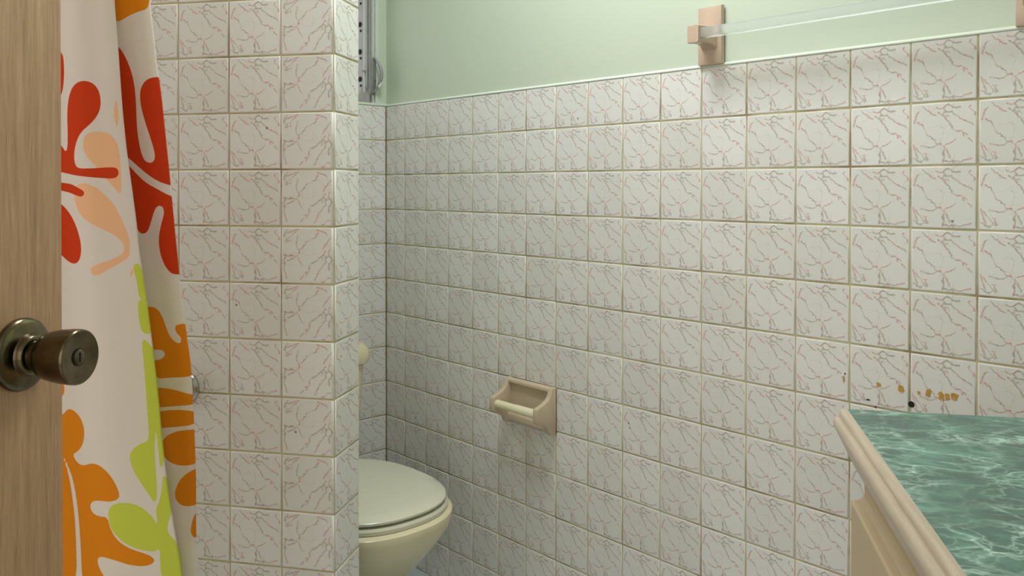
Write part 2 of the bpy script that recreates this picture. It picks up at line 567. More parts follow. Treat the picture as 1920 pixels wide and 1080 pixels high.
# wall behind the vanity, out of view on the right
ws = struct('wall_side', box(1.44, 1.54, -2.2, -.21, 0, ZC), 'paint', label='mint green wall behind the vanity')
ws.location = H(0, 0); ws.rotation_euler = (0, 0, PA)
# wall beside and over the doorway, behind the camera
wf = struct('wall_front', prism([(.84, 0), (1.54, 0), (1.54, ZC), (.0, ZC), (.0, 2.06), (.84, 2.06)], lambda u, v, w: (u, w, v), -1.66, -1.56), 'paint', label='mint green wall with the doorway')
wf.location = H(0, 0); wf.rotation_euler = (0, 0, PA)
# caulk along the top of the dado
cprof = [(0.0035, 0), (-.0012, 0), (-.0014, .002), (.0012, .0055), (.0035, .0065)]
t1 = struct('trim_1', prism(cprof, lambda u, v, w: (u, w, v), -2.3, .0), 'caulk', label='white caulk line along the top of the tile dado on the right wall')
t1.location = (0, 0, ZT - .0012)
t2 = struct('trim_2', box(WX0 - .02, .0, -.003, .030, ZT - .001, ZT + .007, .002), 'caulk', label='white sill at the foot of the louvred window')

struct('trim_3', prism([(.0, -.0), (-.0028, 0), (-.0008, -.0008), (0, -.0028)], lambda u, v, w: (u, v, w), 0, ZT - .001), 'dirty_grout', label='stained grout line in the corner behind the toilet')
# dried glue, a drilled hole and chips on the right wall
def flake(y, z, w, h, seed, parent, mat='glue', name='glue_flake', th=.0009):
    rnd = random.Random(seed)
    n = 12
    pts = []
    for j in range(n):
        a = 2 * math.pi * j / n
        s = rnd.uniform(.55, 1.15)
        ca, sa = math.cos(a), math.sin(a)
        q = max(abs(ca), abs(sa))
        pts.append((y + w / 2 * s * ca / q * .9, z + h / 2 * s * sa / q * .9))
    me = prism(pts, lambda u, v, t: (t, u, v), -th, .0008)
    return obj(name, me, mat, parent)
for i, (y, z, w, h) in enumerate(((-1.5868, .8125, .008, .010), (-1.6255, .8135, .010, .018), (-1.6575, .8105, .006, .009), (-1.6735, .8130, .008, .018),
                                  (-1.6955, .8115, .011, .017), (-1.7045, .8120, .008, .016), (-1.7165, .8140, .011, .017))):
    flake(y, z, w * 1.22, h, i * 3 + 1, wr)
flake(-1.5205, .812, .004, .016, 99, wr)
for i, (y, z, w, h) in enumerate(((-1.567, .7815, .008, .0035), (-1.5805, .771, .003, .003), (-1.523, .822, .003, .004), (-.7425, .5, .002, .002), (-1.0, .62, .002, .003))):
    flake(y, z, w, h, 50 + i, wr, 'black', 'chip')
obj('screw_hole', prism([(-1.6447 + .0055 * math.cos(a * math.pi / 10), .7879 + .0055 * math.sin(a * math.pi / 10)) for a in range(20)], lambda u, v, t: (t, u, v), -.0007, .001), 'black', wr)

# ------------------------------------------------------------------ louvred window
wn = bpy.data.objects.new('window_1', None); C.objects.link(wn)
wn.location = (WX1, 0, ZT); wn['kind'] = 'structure'; wn['label'] = 'old aluminium louvred window with crank beside the partition'
wn['category'] = 'window'
del wn['category']
obj('casing', box(0, .0085, -.003, .0045, .006, .725), 'white_wood', wn)
obj('jamb', box(-.0035, -.0005, .0045, .019, .008, .725), 'white_wood', wn)
ch = obj('channel', prism([(-.001, .019), (-.010, .019), (-.010, .022), (-.004, .022), (-.004, .033), (-.0075, .033), (-.0075, .036), (-.003, .036), (-.003, .118), (-.012, .118), (-.012, .122), (-.001, .122)],
        lambda u, v, w: (u, v, w), .008, .725), 'aluminium', wn)
obj('lever_bar', box(-.016, -.011, .039, .046, .045, .725, .001), 'white_wood', wn)
obj('slot', box(-.0075, -.0038, .0235, .0325, .009, .724), 'alu_dark', wn)
obj('corner_bracket', prism([(.034, .009), (.105, .009), (.105, .02), (.080, .05), (.06, .075), (.052, .06), (.034, .05)], lambda u, v, w: (w, u, v), -.006, -.0035), 'alu_dark', wn)
for i in range(8):
    z = .09 + i * .0885
    piv = obj('pivot', lathe([(-.003, .0085), (-.0055, .0085), (-.006, .006)], 14, 'x', org=(0, .084, z)), 'black', wn)
    obj('rivet', lathe([(-.003, .004), (-.005, .004), (-.0055, .002)], 10, 'x', org=(0, .080, z - .021)), 'black', wn)
    me = box(-.565, -.060, .050, .128, -.0025, .0025)
    lv = obj('louver', me, 'frosted', wn)
    m = Matrix.Translation((0, .09, z)) @ Matrix.Rotation(math.radians(62), 4, 'X') @ Matrix.Translation((0, -.09, 0))
    lv.matrix_local = m
obj('channel', box(-.579, -.570, .02, .12, .008, .725), 'aluminium', wn)
ck = obj('crank', prism([(-.020, .035), (-.008, .03), (-.004, .05), (-.004, .135), (-.010, .15), (-.022, .145), (-.024, .06)], lambda u, v, w: (u, w, v), -.012, .004, .003), 'alu_dark', wn)
arc = [(-.016 + .016 * math.sin(math.pi * i / 14) , -.020 - .014 * math.sin(math.pi * i / 14), .038 + .112 * i / 14) for i in range(15)]
obj('crank_lever', tube(arc, .0046, 10, taper=[.7 + .6 * math.sin(math.pi * i / 14) for i in range(15)]), 'aluminium', ck)
obj('crank_link', tube([(-.016, .05, .112), (-.016, .02, .108), (-.012, -.006, .090), (-.008, -.012, .075)], .0032, 8), 'alu_dark', ck)
obj('crank_knob', loft([[( .000 + .0065 * s * math.cos(a) + dx, -.030 + .0065 * s * math.sin(a), .055 + dz) for a in [2 * math.pi * j / 14 for j in range(14)]]
        for s, dz, dx in ((.35, -.004, -.006), (.9, 0, -.005), (1.0, .01, -.001), (.85, .018, .002), (.3, .022, .003))]), 'white_wood', ck)

# ------------------------------------------------------------------ toilet
TX, = (-.395,)
def egg(c, a, b, w, z, n=64, nf=2.35, nb=2.5):
    out = []
    for j in range(n):
        th = 2 * math.pi * j / n
        ct, st = math.cos(th), math.sin(th)
        e = nf if ct > 0 else nb
        y = (a if ct > 0 else b) * math.copysign(abs(ct) ** (2 / e), ct)
        x = w * math.copysign(abs(st) ** (2 / e), st)
        out.append((x, -(c + y), z))
    return out
to = thing('toilet', 'bone coloured toilet with closed lid standing beside the partition end', 'toilet', (TX, 0, 0))
bowl = [egg(.37, .15, .25, .118, 0), egg(.37, .148, .248, .116, .012), egg(.375, .135, .24, .108, .05), egg(.39, .128, .235, .104, .12), egg(.41, .15, .23, .118, .19),
        egg(.435, .185, .235, .150, .25), egg(.455, .212, .24, .178, .305), egg(.468, .229, .25, .196, .345), egg(.474, .234, .255, .2025, .372),
        egg(.475, .232, .256, .2015, .386), egg(.475, .224, .25, .195, .392), egg(.475, .18, .2, .15, .393)]
obj('bowl', loft(bowl), 'bone', to)
st_ = obj('seat', loft([egg(.475, .216, .24, .1865, .391), egg(.475, .221, .242, .191, .394), egg(.475, .222, .243, .192, .402), egg(.475, .219, .241, .189, .4065), egg(.475, .20, .22, .165, .4085)]), 'seat', to)
lid = obj('lid', loft([egg(.475, .205, .235, .176, .4105), egg(.475, .213, .238, .184, .4115), egg(.475, .217, .241, .187, .415), egg(.475, .2175, .241, .1872, .4195), egg(.475, .213, .238, .183, .4235), egg(.475, .18, .205, .15, .4265), egg(.475, .10, .11, .08, .4285), egg(.475, .01, .01, .01, .429)]), 'seat', to)
for s in (-1, 1):
    obj('hinge', box(s * .075 - .018, s * .075 + .018, -.245, -.215, .392, .424, .006), 'seat', to)
def rbox(x, f0, f1, z, r=.035, n=8):
    out = []
    for cx_, cy_, a0 in ((x - r, f0 + r, -math.pi / 2), (x - r, f1 - r, 0), (-x + r, f1 - r, math.pi / 2), (-x + r, f0 + r, math.pi)):
        for j in range(n):
            a = a0 + math.pi / 2 * j / (n - 1)
            out.append((cx_ + r * math.cos(a), -(cy_ + r * math.sin(a)), z))
    return out
tank = obj('tank', loft([rbox(.160, .03, .180, .36), rbox(.172, .022, .192, .375), rbox(.180, .018, .197, .45), rbox(.189, .016, .200, .56), rbox(.196, .015, .203, .668)]), 'bone', to)
tl = obj('tank_lid', loft([rbox(.199, .012, .207, .664), rbox(.205, .010, .213, .668), rbox(.2095, .009, .217, .684), rbox(.206, .011, .214, .708), rbox(.196, .02, .205, .722), rbox(.15, .05, .17, .727, .03)]), 'bone', to)
obj('flush_handle', tube([(-.12, -.2, .63), (-.12, -.216, .63), (-.09, -.221, .627), (-.05, -.221, .62)], .006), 'chrome', tank)
obj('base_bolt_cap', lathe([(0, .014), (.012, .013), (.02, .007)], 16, 'z', org=(.122, -.3, 0)), 'bone', to)

# ------------------------------------------------------------------ paper holder (origin on the right wall)
ph = thing('toilet_paper_holder', 'beige ceramic toilet paper holder with an empty cream roller', 'paper holder', (0, -.677, .5425))
W2, HT = .0905, .1195
# back plate with a recessed middle: a frame swept around plus a pan
pl = obj('back_plate', prism([(-W2, 0), (W2, 0), (W2, HT), (-W2, HT)], lambda u, v, w: (w, u, v), .0, -.008, .003), 'taupe_ceramic', ph)
obj('top_rail', prism([(0, HT - .001), (-.008, HT + .001), (-.017, HT - .003), (-.018, HT - .011), (-.012, HT - .015), (0, HT - .012)], lambda u, v, w: (u, w, v), -W2 + .004, W2 - .004, .002), 'taupe_ceramic', ph)
obj('bottom_apron', prism([(0, .002), (-.014, .002), (-.022, .010), (-.022, .026), (-.012, .034), (0, .034)], lambda u, v, w: (u, w, v), -W2 + .014, W2 - .014, .003), 'taupe_ceramic', ph)
arm_prof = [(0, HT + .001), (-.014, HT + .001), (-.019, HT - .006), (-.023, HT - .019), (-.031, HT - .028), (-.046, HT - .036), (-.062, HT - .041), (-.070, HT - .044), (-.072, HT - .049),
            (-.072, .044), (-.069, .038), (-.058, .033), (-.042, .028), (-.032, .020), (-.026, .006), (-.020, .001), (0, .001)]
for s in (-1, 1):
    y0, y1 = (W2 - .016, W2) if s > 0 else (-W2, -W2 + .016)
    obj('arm', prism(arm_prof, lambda u, v, w: (u, w, v), y0, y1, .0028), 'taupe_ceramic', ph)
ro = obj('roller', lathe([(-W2 + .012, .0095), (-W2 + .02, .0115), (-.0, .0115), (.0, .0105), (W2 - .02, .0105), (W2 - .012, .0095)], 24, 'y', org=(-.058, 0, .058)), 'roller', ph)

# ------------------------------------------------------------------ towel bar
tb = thing('towel_bar', 'clear acrylic towel bar on two beige ceramic posts above the tiles', 'towel bar', (0, -1.228, 1.432))
for y in (0, -.611):
    rings = []
    for d, s in ((0, 1.0), (-.005, 1.0), (-.0095, .95), (-.011, .86)):
        rings.append([(d, y + sx * .030 * s, .0615 + sz * .0615 * (s if s == 1 else s + .04)) for sx, sz in
                      ((-1, -1), (-.3, -1), (.3, -1), (1, -1), (1, -.3), (1, .3), (1, 1), (.3, 1), (-.3, 1), (-1, 1), (-1, .3), (-1, -.3))])
    post = obj('post', loft(rings), 'beige_ceramic', tb)
    rr = []
    for d, hw, z0, z1 in ((-.006, .0215, .024, .082), (-.012, .0185, .032, .080), (-.022, .0158, .039, .0785), (-.035, .0148, .041, .0775), (-.0455, .0148, .041, .077), (-.0665, .0148, .039, .077), (-.0695, .0135, .0405, .0755)):
        rr.append([(d, y - hw, z0), (d, y + hw, z0), (d, y + hw, z1), (d, y - hw, z1)])
    me = loft(rr, smooth=True)
    bm = bmesh.new(); bm.from_mesh(me)
    es = [e for e in bm.edges if abs((e.verts[0].co - e.verts[1].co).normalized().x) > .5]
    bmesh.ops.bevel(bm, geom=es, offset=.0025, segments=2, profile=.5, affect='EDGES')
    bm.to_mesh(me); bm.free()
    obj('arm', me, 'beige_ceramic', post)
obj('bar', box(-.0645, -.0455, -.598, -.013, .0495, .0695, .0022), 'acrylic', tb)

# ------------------------------------------------------------------ door with knob
DH, DG = .053, -.7785
do = bpy.data.objects.new('door_1', None); C.objects.link(do)
do.location = H(DH, DG); do.rotation_euler = (0, 0, PA); do['kind'] = 'structure'
do['label'] = 'open wood grain door with antique brass knob at the left'
obj('door_leaf', box(-.038, 0, -.765, 0, .012, 2.03, .0015), 'wood', do)
kn = (0, -.8326 - DG, 1.0192)
rose = obj('rose', lathe([(0, .0335), (.003, .0338), (.0052, .0330), (.0070, .0312), (.0085, .0278), (.0096, .0230), (.0104, .0200), (.0130, .0188), (.0160, .0182), (.0172, .0170), (.0176, .0140), (.034, .0136)], 48, 'x', org=kn), 'brass', do)
obj('knob', lathe([(.0262, .0100), (.0266, .0170), (.0280, .0200), (.033, .0222), (.041, .0239), (.050, .0249), (.057, .0253), (.061, .0253), (.063, .0249), (.064, .0238), (.0638, .022), (.0622, .013), (.0615, .0075)], 48, 'x', org=kn), 'brass', do)
kc = obj('key_cylinder', lathe([(.055, .0070), (.0628, .0070), (.0634, .0062), (.0634, .003)], 28, 'x', org=kn), 'brass', do)
obj('keyway', box(.0633 + kn[0], .0639 + kn[0], kn[1] - .0008, kn[1] + .0008, kn[2] - .0045, kn[2] + .0042), 'black', kc)
obj('cylinder_ring', lathe([(.060, .0080), (.0622, .0080), (.0624, .0072), (.060, .0071)], 28, 'x', org=kn), 'black', kc)
for z in (.25, 1.05, 1.82):
    obj('hinge', lathe([(z, .006), (z + .09, .006)], 12, 'z', org=(-.002, -.77, 0)), 'brass', do)

# ------------------------------------------------------------------ shower valve knob on the partition
sv = thing('shower_valve', 'chrome domed shower valve on the partition, half hidden by the curtain', 'shower valve', H(-.317, 0, .775), PA)
obj('escutcheon', lathe([(0, .0325), (-.004, .0325), (-.008, .030), (-.011, .025), (-.012, .013)], 40, 'y'), 'chrome', sv)
obj('stem', lathe([(-.01, .010), (-.028, .010)], 20, 'y'), 'chrome', sv)
obj('knob', lathe([(-.026, .018), (-.029, .0225), (-.038, .0235), (-.046, .021), (-.051, .013), (-.0525, .002)], 32, 'y'), 'chrome', sv)

# ------------------------------------------------------------------ vanity
VZ = .845
VF = .889                                            # where the green top ends and the moulding starts
VE, VN = -.184, -1.25                                # far and near ends
va = thing('vanity_cabinet', 'beige vanity cabinet under the green marbled countertop', 'cabinet', H(VF, VE), PA)
GL = VN - VE
obj('body', box(.030, .548, GL + .01, -.012, .09, .806), 'cabinet', va)
obj('toe_kick', box(.07, .548, GL + .012, -.014, 0, .09), 'black', va)
def door_panel(g1, g0, z0, z1):
    rings = []
    for d, ins in ((.030, 0.0), (.0235, 0.0), (.0230, .004), (.0222, .012), (.0195, .018), (.0130, .0225), (.0030, .0245), (.0005, .0260), (.0, .0275)):
        rings.append([(d, g0 - ins, z0 + ins), (d, g1 + ins, z0 + ins), (d, g1 + ins, z1 - ins), (d, g0 - ins, z1 - ins)])
    return loft(rings, smooth=False)
for i, (a, b) in enumerate(((-.512, -.006), (-1.05, -.532))):
    dr = obj('door', door_panel(a, b, .115, .745), 'cabinet', va)
    kb = lathe([(0, .006), (-.012, .006), (-.016, .013), (-.022, .014), (-.026, .009)], 20, 'x', org=(.001, a + .05 if i == 0 else b - .05, .42))
    obj('knob', kb, 'brass', dr)
ct = thing('countertop', 'green marbled laminate countertop with pale wood moulded front edge', 'countertop', H(VF, VE), PA)
obj('slab', box(0, .549, GL, 0, VZ - .038, VZ), 'marble', ct)
mprof = [(0, VZ + .0002), (-.0040, VZ + .0006), (-.0078, VZ - .0006), (-.0104, VZ - .0034), (-.0114, VZ - .0068), (-.0106, VZ - .0096), (-.0112, VZ - .0112), (-.0140, VZ - .0114), (-.0168, VZ - .0126), (-.0188, VZ - .0158), (-.0194, VZ - .0200),
         (-.0188, VZ - .0245), (-.0176, VZ - .0275), (.0110, VZ - .086), (.0235, VZ - .088), (.0235, VZ - .039), (0, VZ - .038)]
obj('front_moulding', prism(mprof, lambda u, v, w: (u, w, v), GL, 0.0), 'trim', ct)

# ------------------------------------------------------------------ shower curtain
FOLD= [(1.4495,-0.1742),(1.3824,-0.1682),(1.2918,-0.1615),(1.2287,-0.1546),(1.1737,-0.146),(1.1148,-0.1374),(1.0717,-0.1331),(1.0404,-0.1271),(0.9974,-0.1202),(0.935,-0.1117),(0.8688,-0.1032),(0.8065,-0.0973),(0.7366,-0.0888),(0.6748,-0.0777),(0.6095,-0.0649)]
EDGE= [(1.4605,-0.1546),(1.3479,-0.1398),(1.3249,-0.1347),(1.1981,-0.1197),(1.0676,-0.1065),(1.0269,-0.103),(0.966,-0.0951),(0.8971,-0.0854),(0.8157,-0.082),(0.7343,-0.0796),(0.6527,-0.0799),(0.5792,-0.0801)]
PRINT_A= {'red': [[(-0.2706,1.3802),(-0.2605,1.3735),(-0.2578,1.3575),(-0.258,1.3335),(-0.2617,1.3136),(-0.271,1.3002)],[(-0.2768,1.2458),(-0.263,1.2357),(-0.2562,1.2256),(-0.2525,1.2296),(-0.2515,1.2535),(-0.2527,1.2815),(-0.2498,1.3054),(-0.242,1.3212),(-0.2306,1.3289),(-0.217,1.3313),(-0.2034,1.3262),(-0.1954,1.3142),(-0.1928,1.2963),(-0.1969,1.2806),(-0.2082,1.2669),(-0.2264,1.2532),(-0.2355,1.2374),(-0.2393,1.2215),(-0.238,1.2076),(-0.2312,1.2007),(-0.2085,1.2007),(-0.186,1.2021),(-0.1703,1.2025),(-0.165,1.1973),(-0.1659,1.1894),(-0.1726,1.1855),(-0.1905,1.1863),(-0.2176,1.1884),(-0.2403,1.1908),(-0.2586,1.1945),(-0.277,1.1977)],[(-0.2771,1.1817),(-0.2633,1.1797),(-0.245,1.1777),(-0.2313,1.1717),(-0.2213,1.1677),(-0.2195,1.1625),(-0.2245,1.1585),(-0.2336,1.1597),(-0.2496,1.1649),(-0.2633,1.1676),(-0.2772,1.1704)],[(-0.2772,1.1576),(-0.2634,1.1476),(-0.2543,1.1397),(-0.2429,1.1258),(-0.2325,1.1059),(-0.2271,1.086),(-0.2281,1.0701),(-0.2341,1.06),(-0.2432,1.0578),(-0.2524,1.0617),(-0.2592,1.0675),(-0.2638,1.0715),(-0.2776,1.0813)]],'peach': [[(-0.2219,1.2393),(-0.2173,1.2511),(-0.2037,1.2557),(-0.1858,1.2547),(-0.1724,1.2466),(-0.1649,1.2308),(-0.1627,1.2052),(-0.1603,1.1599),(-0.1682,1.1678),(-0.1816,1.1816),(-0.1883,1.1895),(-0.1995,1.2034),(-0.2107,1.2134),(-0.2197,1.2253)],[(-0.2405,1.1597),(-0.2381,1.1737),(-0.2267,1.1792),(-0.2131,1.1784),(-0.1951,1.1697),(-0.1772,1.1539),(-0.1639,1.1343),(-0.1551,1.1146),(-0.1485,1.099),(-0.1473,1.0793),(-0.1486,1.0695),(-0.1642,1.0593),(-0.1821,1.0511),(-0.1934,1.0429),(-0.2047,1.0415),(-0.2105,1.0473),(-0.2082,1.0545),(-0.1956,1.0595),(-0.1776,1.065),(-0.1597,1.0732),(-0.1552,1.0812),(-0.1588,1.091),(-0.1685,1.1007),(-0.1864,1.1096),(-0.2089,1.1189),(-0.2269,1.1299),(-0.2369,1.1437)],[(-0.1699,1.3057),(-0.1677,1.2919),(-0.1656,1.2761),(-0.1679,1.2584),(-0.1723,1.2723),(-0.1735,1.288)],[(-0.1474,1.0419),(-0.1443,1.0538),(-0.1412,1.0519),(-0.1443,1.0392)]],'lime': [[(-0.142,1.0597),(-0.1349,1.0607),(-0.1297,1.0521),(-0.1262,1.0404),(-0.1236,1.0248),(-0.1176,0.9999),(-0.1334,1.0088),(-0.1359,1.0323),(-0.1412,1.048)],[(-0.1356,1.0088),(-0.1224,1.0013),(-0.1176,0.9956),(-0.1133,0.9663),(-0.1169,0.9552),(-0.1292,0.9599),(-0.1335,0.9813)],[(-0.1292,0.952),(-0.1182,0.9446),(-0.1099,0.9312),(-0.1048,0.9079),(-0.1014,0.8767),(-0.0972,0.8378),(-0.0942,0.7988),(-0.093,0.7754),(-0.0992,0.7554),(-0.1034,0.7904),(-0.1064,0.8216),(-0.1087,0.7901),(-0.1058,0.7549),(-0.1037,0.7276),(-0.1059,0.7059),(-0.1169,0.7227),(-0.1344,0.7451),(-0.1445,0.7641),(-0.1467,0.7778),(-0.1409,0.7888),(-0.1298,0.7958),(-0.1166,0.7994),(-0.1182,0.8288),(-0.1207,0.86),(-0.1228,0.8874),(-0.1249,0.9109)],[(-0.0957,0.7556),(-0.0858,0.7368),(-0.0793,0.706),(-0.0899,0.6719),(-0.0821,0.6608),(-0.0726,0.6518),(-0.0645,0.6213),(-0.0564,0.5908),(-0.0963,0.587),(-0.0996,0.6495),(-0.1004,0.6651),(-0.1038,0.6884),(-0.106,0.7019),(-0.1016,0.7082),(-0.0971,0.7281)],[(-0.1828,0.69),(-0.1791,0.7002),(-0.1679,0.7062),(-0.1478,0.7086),(-0.1301,0.704),(-0.1148,0.6934),(-0.1039,0.6805),(-0.0996,0.6573),(-0.0996,0.6397),(-0.1172,0.6381),(-0.1392,0.6421),(-0.1592,0.6503),(-0.1748,0.6628),(-0.1819,0.6762)]],'orange': [[(-0.2673,0.8283),(-0.258,0.8329),(-0.2534,0.8403),(-0.2442,0.8396),(-0.2329,0.8302),(-0.2252,0.8147),(-0.2248,0.7987),(-0.2294,0.7844),(-0.2377,0.7759),(-0.2445,0.7727),(-0.24,0.7637),(-0.2332,0.7574),(-0.2241,0.7568),(-0.2127,0.7615),(-0.1969,0.7598),(-0.1812,0.7497),(-0.17,0.7366),(-0.1625,0.7213),(-0.1634,0.7133),(-0.1746,0.7077),(-0.1881,0.7067),(-0.2061,0.7061),(-0.2143,0.7015),(-0.2153,0.6934),(-0.2099,0.6859),(-0.1995,0.6827),(-0.1837,0.684),(-0.1793,0.6664),(-0.1659,0.6497),(-0.1437,0.6397),(-0.1172,0.6342),(-0.1062,0.6273),(-0.1085,0.6212),(-0.1217,0.616),(-0.1438,0.616),(-0.166,0.6199),(-0.1884,0.6227),(-0.1997,0.6229),(-0.2034,0.6165),(-0.1998,0.6049),(-0.1908,0.5938),(-0.1887,0.574),(-0.2286,0.5701),(-0.2314,0.6381),(-0.2358,0.6898),(-0.2425,0.7295),(-0.2506,0.753),(-0.257,0.7666),(-0.2675,0.78)],[(-0.272,0.7959),(-0.2584,0.7645),(-0.2507,0.7409),(-0.2448,0.7092),(-0.2391,0.6615),(-0.2368,0.5693),(-0.2732,0.5658)],[(-0.267,0.8806),(-0.2583,0.877),(-0.2574,0.867),(-0.2602,0.8589),(-0.2671,0.8565)]]}
PRINT_C= {'orange': [[(-0.2268,1.4885),(-0.1557,1.485),(-0.1544,1.4474),(-0.1664,1.4425),(-0.185,1.4351),(-0.1966,1.4302),(-0.2083,1.429),(-0.227,1.4389)],[(-0.1636,0.9864),(-0.1497,0.9897),(-0.1383,0.9851),(-0.1305,0.973),(-0.1246,0.9568),(-0.1178,0.9427),(-0.1065,0.9337),(-0.0997,0.9352),(-0.0997,0.9434),(-0.1087,0.9512),(-0.1101,0.9593),(-0.1041,0.9636),(-0.0906,0.9641),(-0.0884,0.9377),(-0.0853,0.9052),(-0.0818,0.885),(-0.0954,0.8823),(-0.1181,0.8813),(-0.1409,0.8782),(-0.1455,0.8944),(-0.1593,0.9062),(-0.1363,0.9071),(-0.128,0.9124),(-0.1261,0.9178),(-0.1307,0.923),(-0.1408,0.9234),(-0.1592,0.9218),(-0.1614,0.9555)],[(-0.1525,0.8645),(-0.1272,0.8657),(-0.1045,0.8615),(-0.0841,0.8556),(-0.0751,0.8536),(-0.0752,0.8405),(-0.1091,0.8379),(-0.1503,0.8337)],[(-0.1466,0.8306),(-0.0752,0.8332),(-0.0753,0.81),(-0.1092,0.806),(-0.1435,0.8028)],[(-0.1312,0.776),(-0.1275,0.7885),(-0.1138,0.7975),(-0.0956,0.8019),(-0.0731,0.802),(-0.0732,0.7499),(-0.0958,0.7463),(-0.114,0.7504),(-0.1267,0.7598)],[(-0.1096,0.7036),(-0.1027,0.7245),(-0.0913,0.7356),(-0.08,0.7417),(-0.071,0.7439),(-0.0712,0.6869),(-0.0915,0.6845),(-0.1028,0.6897)],[(-0.0862,0.6481),(-0.0825,0.6688),(-0.0793,0.6732),(-0.0712,0.6779),(-0.0714,0.631),(-0.0795,0.6344),(-0.0835,0.6381)]],'red': [[(-0.2201,1.3972),(-0.2098,1.3927),(-0.1991,1.3841),(-0.1853,1.3631),(-0.1761,1.3382),(-0.1725,1.3052),(-0.1727,1.2641),(-0.1672,1.2312),(-0.1604,1.2147),(-0.1512,1.2097),(-0.1429,1.2113),(-0.1397,1.2187),(-0.1419,1.231),(-0.1487,1.2515),(-0.1579,1.2762),(-0.1647,1.301),(-0.1651,1.3194),(-0.1599,1.3316),(-0.1507,1.3396),(-0.1347,1.3433),(-0.1279,1.3206),(-0.1235,1.2879),(-0.119,1.2552),(-0.1146,1.2226),(-0.1101,1.194),(-0.1089,1.1724),(-0.1179,1.1757),(-0.1353,1.1818),(-0.1536,1.1921),(-0.172,1.2045),(-0.1858,1.2148),(-0.1998,1.2232),(-0.2089,1.277),(-0.2157,1.3392)],[(-0.1975,1.2129),(-0.1882,1.2045),(-0.1766,1.1942),(-0.1582,1.1798),(-0.1353,1.1695),(-0.1171,1.1593),(-0.1044,1.1541),(-0.1036,1.1329),(-0.0992,1.0922),(-0.0957,1.0401),(-0.1061,1.0391),(-0.1152,1.0409),(-0.1266,1.053),(-0.1347,1.0733),(-0.1365,1.0958),(-0.1309,1.1163),(-0.1254,1.1328),(-0.1272,1.143),(-0.1354,1.145),(-0.1423,1.1388),(-0.1492,1.1203),(-0.1562,1.1038),(-0.1654,1.1004),(-0.1733,1.1036),(-0.1871,1.1323),(-0.1921,1.1653)]]}
def poly_sdf(px, pz, poly):
    P = np.array(poly, float)
    # round the traced outline
    for _ in range(2):
        Q = np.roll(P, -1, 0)
        P = np.stack([P * .75 + Q * .25, P * .25 + Q * .75], 1).reshape(-1, 2)
    Q = np.roll(P, -1, 0)
    best = np.full(px.shape, 1e9)
    inside = np.zeros(px.shape, bool)
    lo, hi = P.min(0) - .02, P.max(0) + .02
    sel = np.where((px > lo[0]) & (px < hi[0]) & (pz > lo[1]) & (pz < hi[1]))[0]
    if len(sel) == 0:
        return np.full(px.shape, -1.0)
    x, z = px[sel], pz[sel]
    b = np.full(x.shape, 1e9); ins = np.zeros(x.shape, bool)
    for (x0, z0), (x1, z1) in zip(P, Q):
        dx, dz = x1 - x0, z1 - z0
        t = np.clip(((x - x0) * dx + (z - z0) * dz) / (dx * dx + dz * dz + 1e-12), 0, 1)
        b = np.minimum(b, (x - x0 - t * dx) ** 2 + (z - z0 - t * dz) ** 2)
        c = ((z0 > z) != (z1 > z)) & (x < (x1 - x0) * (z - z0) / (z1 - z0 + 1e-15) + x0)
        ins ^= c
    d = np.where(ins, np.sqrt(b), -np.sqrt(b))
    r = np.full(px.shape, -1.0); r[sel] = d
    return r
G1, G2 = -.40, -.345
